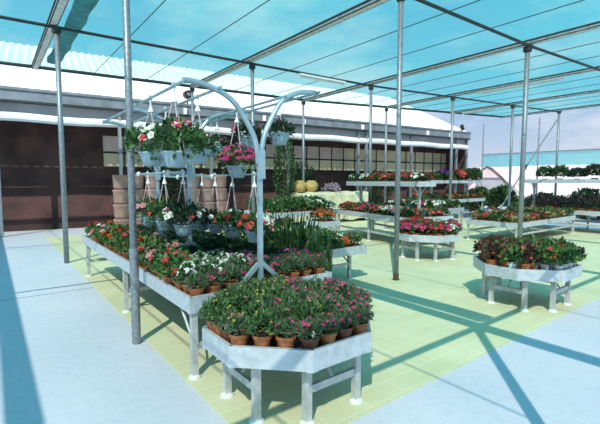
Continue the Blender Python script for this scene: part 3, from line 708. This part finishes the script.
# gutter beams along Y
names = ['far left', 'left', 'second', 'third', 'fourth', 'fifth', 'sixth']
for i in range(-1, 6):
    x = 1.15 + 4.36 * i; p0 = Vector((x, -6.5, zr(x))); p1 = rp(i, 0)
    t = empty('roof_beam', (x, 0, 0), 0, '%s galvanised roof beam from the left running towards the white-roofed building' % ORD[i + 2], 'roof beam', 'roof beams under the shade net')
    b = MB(); b.box(-.075, .075, p0.y, p1.y, p0.z - .04, p0.z - .02, 'beam'); b.box(-.075, -.06, p0.y, p1.y, p0.z - .04, p0.z + .05, 'beam'); b.box(.06, .075, p0.y, p1.y, p0.z - .04, p0.z + .05, 'beam'); b.build('channel', t)
    for s in (-1, 1):
        b = MB(); b.bar((s * .085, p0.y, p0.z + .035), (s * .085, p1.y, p0.z + .035), .02, .035, 'cable'); b.build('edge_rail', t)
# folded net bundle beside the left beam, added for its wide floor shadow
b = MB(); pts = [(1.48 + .015 * math.sin(k * 1.7), -.4 + k * .5, zr(1.1) - .02) for k in range(27)]
b.tube(pts, [.045 + .004 * math.sin(k * 3.1) for k in range(27)], 'bundle', 10, 3.6); tag(b.build('added_net_bundle', smooth=True), 'bundle of folded shade net added along the second roof beam for its floor shadow', 'folded net')
# cross wires along X
for n, j in enumerate((3, 2, 1)):
    b = MB(); pts = [rp(i, j) + Vector((0, 0, -.07)) for i in range(-2, 6)]
    b.tube(pts, .032 if j != 3 else .05, 'cable', 6); tag(b.build('cross_cable'), ['dark cross cable above the front concrete', 'dark cross cable over the foremost row of posts', 'dark cross cable over the middle row of posts'][n], 'cable', 'cross cables of the shade roof')
b = MB(); b.tube([rp(i, 0) + Vector((0, 0, .03)) for i in range(-3, 6)], .05, 'cable', 8); tag(b.build('net_edge_pipe'), 'dark pipe along the rear edge of the turquoise shade net', 'pipe')
k = 0
for i in range(-2, 5):
    for f in (.33, .66):
        x = 1.15 + 4.36 * (i + f); k += 1
        b = MB(); b.tube([(x, -6.5, zr(x) + .03), (x, 13.1 - .1 * (x - 5.5), zr(x) + .03)], .009, 'cable', 5); tag(b.build('support_wire'), '%s thin wire from the left carrying the turquoise shade net' % ORD[k], 'wire', 'thin wires under the net')

def round_post(x, y, h, label, r=.04, base=True, rust=False, sleeve=None):
    t = empty('roof_post', (x, y, 0), 0, label, 'post')
    b = MB(); b.tube([(0, 0, 0), (0, 0, h)], r, 'galv', 14); b.build('shaft', t, True)
    b = MB(); b.tube([(0, 0, h - .12), (0, 0, h - .02)], r * 1.7, 'cable', 10); b.build('clamp', t)
    if rust:
        b = MB(); b.box(-.05, .05, -.05, .05, 0, .012, 'bark'); b.lathe([(r * 1.15, .01), (r * 1.15, .11), (r * .9, .12)], 'bark', 12); b.build('rusty_foot', t)
    if sleeve:
        b = MB(); b.lathe([(r * 1.25, .01), (r * 1.25, sleeve), (r * .9, sleeve + .01)], 'galv', 14); b.build('sleeve', t)
    return t
round_post(1.15, 4.33, 4.76, 'round galvanised roof post touching the left side of the basket-frame bench', .036, sleeve=1.0)
round_post(5.48, 4.45, 4.76, 'slim galvanised roof post with rusty foot standing in the open paving', .043, rust=True)
round_post(9.87, 4.38, 4.76, 'galvanised roof post standing behind the right-hand octagonal bench', .055)
round_post(5.61, 9.40, 4.76, 'galvanised roof post rising behind the right arched basket arms', .05)
round_post(1.2, 9.55, 4.76, 'galvanised roof post standing beyond the far end of the basket-frame bench', .05)
round_post(9.88, 9.16, 4.76, 'galvanised roof post behind the centre two-tier bench, left of the slim post', .05)
for (x, y, lb) in ((14.2, 8.96, 'galvanised roof post in front of the building end, left of the white curtain edge'), (18.58, 8.77, 'galvanised roof post between the building and the diagonal strut'), (22.6, 8.4, 'farthest right galvanised roof post, joined by a diagonal strut')):
    round_post(x, y, zr(x) - .06, lb, .055)
round_post(1.15, -.45, 4.76, 'galvanised roof post nearest the viewer on the front concrete', .05)
for i, (x, lb) in enumerate(((5.5, 'left'), (9.86, 'middle'), (14.2, 'right'))):
    p = rp(1 + i, 0); round_post(p.x, p.y - .02, p.z - .02, '%s galvanised post of the three along the rear net edge before the building' % lb, .05)
b = MB(); b.tube([(22.5, 8.42, 4.75), (20.0, 9.0, 1.9), (18.5, 9.35, .0)], .035, 'galv', 8); t = b.build('diagonal_strut'); tag(t, 'pale diagonal strut leaning left from the farthest right post', 'strut')
b = MB(); b.lathe([(.05, -.12), (.07, 0), (.05, .12)], 'black', 8, (20.4, 8.93, 2.35)); b.build('dark_joint', t)

# fluorescent lamps
def tube_lamp(p, q, label):
    p, q = Vector(p), Vector(q); c = (p + q) / 2
    t = empty('strip_lamp', c, 0, label, 'lamp'); d = q - p
    b = MB(); b.bar(-d / 2, d / 2, .12, .05, 'lamp'); b.build('housing', t)
    b = MB(); b.tube([-d / 2 + Vector((0, 0, -.05)), d / 2 + Vector((0, 0, -.05))], .028, 'white_plastic', 8); b.build('lamp_tube', t)
    for s in (-1, 1):
        b = MB(); b.box(d.x * .48 * s - .03, d.x * .48 * s + .03, d.y * .48 * s - .03, d.y * .48 * s + .03, -.08, .03, 'white_plastic'); b.build('end_holder', t)
tube_lamp((7.05, 9.28, 4.695), (8.75, 9.21, 4.695), 'white strip lamp hung left of centre beside the middle cross cable')
tube_lamp((14.24, 8.0, 4.9), (14.24, 5.2, 4.9), 'white strip lamp hung at the upper right under the fourth beam')
tube_lamp((18.6, 11.2, 5.04), (18.6, 9.6, 5.04), 'small far white strip lamp near the building end')

# ------------------------------------------------------------------ back building
FO = Vector((4.2, 14.8, 0)); FE = Vector((.9946, -.104, 0)); FRZ = math.atan2(FE.y, FE.x)
def fac(name, b, kind='structure', label=None, cat=None, parent=None):
    o = b.build(name, parent)
    if not parent: o.location = FO; o.rotation_euler.z = FRZ
    return tag(o, label, cat, None, kind)
S0, S1 = -13, 17.95
b = MB(); n = 150                                  # corrugated white roof
for i in range(n * 4):
    pass
vs = []; fs = []
nn = 420
for i in range(nn + 1):
    s = S0 + (S1 - S0) * i / nn; w = .03 * math.cos(i * PI / 2 * 1.0)
    vs += [(s, .0, 4.5 + w), (s, 6.5, 7.6 + w), (s, 6.5, 7.55 + w), (s, .0, 4.45 + w)]
for i in range(nn):
    a = i * 4
    for k in range(4): fs.append((a + k, a + 4 + k, a + 4 + (k + 1) % 4, a + (k + 1) % 4))
b.add(vs, fs, 'roof_white'); fac('roof', b)
b = MB(); b.box(S0, S1 + .05, -.18, -.02, 4.12, 4.46, 'gutter'); b.box(S0, S1 + .05, -.22, -.16, 4.42, 4.5, 'gutter'); b.box(S0, S1 + .05, -.2, -.0, 4.06, 4.12, 'cable'); fac('trim_1', b)
for k, s in enumerate((1.6, 4.8, 6.7, 9.95, 12.2, 14.4, 16.2)):
    b = MB(); b.box(s - .05, s + .05, -.27, -.17, 4.12, 4.34, 'white_plastic'); fac('gutter_clip', b, None, '%s white clip from the left on the grey building gutter' % ORD[k + 1], 'clip')
b = MB(); b.box(S0, S1, .02, .05, 3.74, 4.08, 'film'); fac('roller_film', b, None, 'grey translucent film strip hanging under the building gutter', 'film')
b = MB(); prof = [(.0, 3.76), (-.05, 3.73), (-.08, 3.65), (-.07, 3.56), (-.02, 3.5), (.04, 3.5), (.07, 3.58), (.05, 3.7)]
nn = 60; vs = []; fs = []; K = len(prof)
for i in range(nn + 1):
    s = S0 + (S1 - S0) * i / nn; w = 1 + .12 * math.sin(i * 1.9)
    vs += [(s, y * w - .02, z + .02 * math.sin(i * 1.1)) for y, z in prof]
for i in range(nn):
    for k in range(K): fs.append((i * K + k, (i + 1) * K + k, (i + 1) * K + (k + 1) % K, i * K + (k + 1) % K))
b.add(vs, fs, 'curtain'); fac('rolled_curtain', b, None, 'long white plastic curtain rolled up across the front of the building', 'curtain')
# facade columns
for k, s in enumerate((-4, -.6, 2.6, 6.0, 9.85, 10.35, 13.4, 17.0, 17.9)):
    b = MB(); b.box(s - .05, s + .05, -.08, .03, 0, 4.1, 'galv'); fac('building_column', b, None, '%s grey column from the left along the open building front' % ORD[k + 1], 'column')
# wall behind the open front
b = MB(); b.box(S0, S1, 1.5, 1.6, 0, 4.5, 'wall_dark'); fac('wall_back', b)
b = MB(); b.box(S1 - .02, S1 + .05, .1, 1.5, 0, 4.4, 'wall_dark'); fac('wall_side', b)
k = 0
for r_, (z0, z1) in enumerate(((2.22, 2.72), (2.78, 3.36))):
    s = -1.0
    while s < 17.6:
        if 3.2 < s < 3.9: s += .74; continue
        b = MB(); w = .72; k += 1
        b.box(s + .02, s + w - .02, 1.44, 1.5, z0, z1, 'beige' if (r_ == 0 or s > 10) else 'pinkwall')
        for q in (s, s + w): b.box(q - .02, q + .02, 1.42, 1.5, z0 - .03, z1 + .03, 'dark_frame')
        b.box(s, s + w, 1.42, 1.5, z0 - .03, z0 + .01, 'dark_frame')
        fac('window_%d' % k, b)
        s += .74
# end cap and floodlight
t = empty('floodlight', (21.6, 13.0, 4.75), 0, 'small black round floodlight on the right end of the building gutter', 'lamp')
b = MB(); b.lathe([(.06, -.1), (.16, -.06), (.18, .06), (.14, .1)], 'black', 12); o = b.build('lamp_head', t); o.rotation_euler = (1.3, 0, .4)
b = MB(); b.bar((0, 0, -.25), (0, 0, 0), .04, .04, 'black'); b.build('mounting_arm', t)
x, y = FO.x + FE.x * 1.72, FO.y + FE.y * 1.72 - .1
t = empty('round_lamp', (x, y, 4.85), 0, 'round black lamp on the white roof edge behind the arched basket arm', 'lamp')
b = MB(); b.tube([(0, -.1, 0), (0, .08, 0)], .15, 'black', 14); b.build('lamp_head', t)
b = MB(); b.lathe([(.07, 0), (.06, .02)], 'gutter', 12); o = b.build('lens', t); o.location = (0, -.1, 0); o.rotation_euler = (PI / 2, 0, 0)
b = MB(); b.bar((0, 0, -.4), (0, 0, 0), .04, .04, 'black'); b.build('mounting_arm', t)
# things along the building front
def fp(s, d): v = FO + FE * s + Vector((.104, .9946, 0)) * d; return v.x, v.y
for col, s in enumerate((-.75, -.25, .25, 1.65, 2.15, 2.65)):
    for lv in range(4):
        b = MB(); b.lathe([(.18, 0), (.22, .1), (.235, .4), (.25, .42), (.25, .47), (.2, .47)], 'clay', 14)
        x, y = fp(s, -.95 + .1 * (col % 2)); o = b.build('clay_planter', None, True, (x, y, lv * .475)); tag(o, 'pinkish clay planter, %s from bottom in the %s stack before the building' % (ORD[lv + 1], ORD[col + 1]), 'planter', 'stacked clay planters')
x, y = fp(6.3, -1.4)
t = empty('draped_table', (x, y, 0), FRZ, 'long table draped with pale yellow cloth below the yellow urns', 'table')
b = MB(); nn = 26; vs = []; fs = []
pr = [(-.42, .1), (-.40, 1.14), (-.34, 1.22), (0, 1.25), (.34, 1.22), (.4, 1.14), (.42, .1)]; K = len(pr)
for i in range(nn + 1):
    s = -.9 + 3.6 * i / nn
    vs += [(s, yy * (1 + .06 * math.sin(i * 1.7 + k)), zz + .035 * math.sin(i * .9 + k)) for k, (yy, zz) in enumerate(pr)]
for i in range(nn):
    for k in range(K - 1): fs.append((i * K + k, (i + 1) * K + k, (i + 1) * K + k + 1, i * K + k + 1))
fs += [tuple(range(K))[::-1], tuple(nn * K + k for k in range(K))]
b.add(vs, fs, 'cloth_yellow'); b.build('cloth', t)
for sx in (-.8, 2.6):
    b = MB(); b.box(sx - .03, sx + .03, -.3, .3, 0, 1.15, 'bark'); b.build('trestle', t)
for i, s in enumerate((5.75, 6.3)):
    b = MB(); b.lathe([(.12, 0), (.22, .08), (.28, .22), (.25, .36), (.17, .44), (.13, .46), (.12, .47)], 'clay_yellow', 20)
    x, y = fp(s, -1.4); tag(b.build('yellow_urn', None, True, (x, y, 1.25)), ['round yellow clay urn on the draped table, left of the pair', 'round yellow clay urn on the draped table, right of the pair'][i], 'urn', 'yellow urns')
b = MB(); foliage(b, 220, .42, .3, .2, .12, .1, ['lavender'], low=0); x, y = fp(7.3, -1.4)
tag(b.build('lavender_plant', None, False, (x, y, 1.12)), 'greyish lavender mound on the draped table right of the urns', 'plant')
# shrubs by the building
def shrub(x, y, h, r, ms, label, n=900):
    t = empty('potted_shrub', (x, y, 0), 0, label, 'shrub')
    b = MB(); b.lathe([(.2, 0), (.26, .4), (.28, .42)], 'terra_dark', 14); b.build('pot', t)
    b = MB(); b.tube([(0, 0, .35), (.03, .02, h * .4), (0, 0, h * .7)], [.04, .03, .02], 'bark', 7); b.build('trunk', t)
    b = MB(); foliage(b, n, r, (h - .7) / 2, .7 + (h - .7) / 2, .16, .07, ms, low=-1); b.build('foliage', t)
x, y = fp(5.0, -1.5); shrub(x, y, 3.5, .42, ['leaf_dark', 'leaf_green', 'leaf_dark'], 'tall slender green shrub by the building left of the yellow urns', 800)
x, y = fp(7.0, .45); shrub(x, y, 2.6, .7, ['leaf_deep', 'leaf_dark'], 'dark bushy shrub inside the building front behind the urns')
x, y = fp(11.6, .45); shrub(x, y, 2.3, .8, ['leaf_deep', 'leaf_dark'], 'dark bushy shrub inside the building front beyond the upper tray')
x, y = fp(1.0, .45); shrub(x, y, 2.5, .7, ['leaf_deep', 'leaf_dark'], 'dark bushy shrub inside the building front behind the planters')

# ------------------------------------------------------------------ right side and beyond
b = MB(); b.bar((25.8, -8, 3.3), (25.8, 14, 3.42), .07, .07, 'galv'); tag(b.build('side_rail'), 'grey horizontal rail along the open right side', 'rail')
b = MB(); nn = 40
vs = []; fs = []
for i in range(nn + 1):
    yy = -8 + 22 * i / nn; w = .05 * math.sin(i * 1.3); vs += [(25.84 + w * .3, yy, 3.3 + .12 * i / nn), (25.84 + w, yy, 2.62 + .03 * math.sin(i * .8))]
for i in range(nn): fs.append((2 * i, 2 * i + 2, 2 * i + 3, 2 * i + 1))
b.add(vs, fs, 'net_side'); tag(b.build('side_net'), 'strip of turquoise net hanging from the right side rail', 'net')
for k, yy in enumerate((-4, 2.5, 6.7, 10.6, 14)):
    b = MB(); b.tube([(25.8, yy, 0), (25.8, yy, 5.4)], .05, 'galv', 8); tag(b.build('side_post'), '%s grey post along the open right side counted from the building' % ORD[5 - k], 'post', 'posts of the right side')
b = MB(); b.box(29.9, 30.1, -10, 32, 0, 2.75, 'fence'); tag(b.build('wall_right'), kind='structure')
t = empty('film_tunnel', (26.9, 14.2, 0), 0, 'low pale pink film tunnel with brown end board beyond the right side', 'greenhouse')
b = MB(); nn = 14; vs = []; fs = []
for i in range(nn + 1):
    a = PI * i / nn; vs += [(.0, -2.6 + 5.2 * i / nn, 2.7 * (1 - abs(2 * i / nn - 1) ** 1.3)), (2.8, -2.6 + 5.2 * i / nn, 2.7 * (1 - abs(2 * i / nn - 1) ** 1.3))]
for i in range(nn): fs.append((2 * i, 2 * i + 1, 2 * i + 3, 2 * i + 2))
b.add(vs, fs, 'tunnel'); b.build('film_cover', t, True)
b = MB(); b.add([(-.02, -2.6 + 5.2 * i / nn, 2.7 * (1 - abs(2 * i / nn - 1) ** 1.3)) for i in range(nn + 1)], [tuple(range(nn + 1))], 'tunnel'); b.build('end_wall', t)
b = MB(); b.tube([(-.05, -2.6 + 5.2 * i / nn, 2.7 * (1 - abs(2 * i / nn - 1) ** 1.3)) for i in range(nn + 1)], .06, 'tunnel_end', 6); b.build('end_hoop', t)
# plants on the ground between right side and benches
for i in range(26):
    x = R.uniform(20.0, 24.6); y = R.uniform(4.0, 12.5)
    far(R.choice(['bush', 'green', 'bush']), x, y, 0, 'on the far ground before the open right side', 'far ground plants', R.uniform(1.8, 2.8))

# ------------------------------------------------------------------ sky, sun, camera
w = bpy.data.worlds.new('sky'); SC.world = w; w.use_nodes = True
nt = w.node_tree; N = nt.nodes; L = nt.links; N.clear()
out = N.new('ShaderNodeOutputWorld'); bg = N.new('ShaderNodeBackground'); tc = N.new('ShaderNodeTexCoord')
sx = N.new('ShaderNodeSeparateXYZ'); L.new(tc.outputs['Generated'], sx.inputs[0])
gr = N.new('ShaderNodeValToRGB'); e = gr.color_ramp.elements
e[0].position = .0; e[0].color = lin((214, 226, 240)); e[1].position = .5; e[1].color = lin((104, 170, 222))
e2 = e.new(.16); e2.color = lin((168, 200, 236))
L.new(sx.outputs['Z'], gr.inputs['Fac'])
nz = N.new('ShaderNodeTexNoise'); nz.inputs['Scale'].default_value = 3.2; nz.inputs['Detail'].default_value = 7; nz.inputs['Roughness'].default_value = .6
mpp = N.new('ShaderNodeMapping'); mpp.inputs['Scale'].default_value = (1, 1, 2.6); L.new(tc.outputs['Generated'], mpp.inputs[0]); L.new(mpp.outputs[0], nz.inputs['Vector'])
cr = N.new('ShaderNodeValToRGB'); cr.color_ramp.elements[0].position = .44; cr.color_ramp.elements[1].position = .68
L.new(nz.outputs['Fac'], cr.inputs['Fac'])
mx = N.new('ShaderNodeMix'); mx.data_type = 'RGBA'; L.new(cr.outputs[0], mx.inputs[0]); L.new(gr.outputs[0], mx.inputs[6]); mx.inputs[7].default_value = (.92, .95, 1, 1)
fd = N.new('ShaderNodeMapRange'); fd.inputs['From Min'].default_value = .15; fd.inputs['From Max'].default_value = .7; fd.inputs['To Min'].default_value = 1; fd.inputs['To Max'].default_value = .25
L.new(sx.outputs['Z'], fd.inputs['Value']); ml = N.new('ShaderNodeMath'); ml.operation = 'MULTIPLY'; L.new(cr.outputs[0], ml.inputs[0]); L.new(fd.outputs[0], ml.inputs[1]); L.new(ml.outputs[0], mx.inputs[0])
L.new(mx.outputs[2], bg.inputs['Color']); bg.inputs['Strength'].default_value = .85; L.new(bg.outputs[0], out.inputs['Surface'])

sd = bpy.data.lights.new('sun', 'SUN'); so = bpy.data.objects.new('sun', sd); COL.objects.link(so)
sd.energy = 5.6; sd.angle = .006; sd.color = (1, .93, .83)
so.rotation_euler = Vector((-3.3, -2.88, 4.8)).to_track_quat('Z', 'Y').to_euler(); so.location = (-3, -3, 9)

th = math.radians(37.4); pt = math.atan(31 / 405)
cd = bpy.data.cameras.new('camera'); co = bpy.data.objects.new('camera', cd); COL.objects.link(co)
cd.lens = 405 / 600 * 36; cd.sensor_width = 36; cd.sensor_fit = 'HORIZONTAL'
co.location = (0, 0, 1.7); co.rotation_euler = (PI / 2 - pt, 0, -th); cd.clip_end = 300
SC.camera = co
SC.view_settings.view_transform = 'Standard'; SC.view_settings.look = 'None'; SC.view_settings.gamma = 1; SC.view_settings.use_curve_mapping = False
SC.view_settings.exposure = 0.18
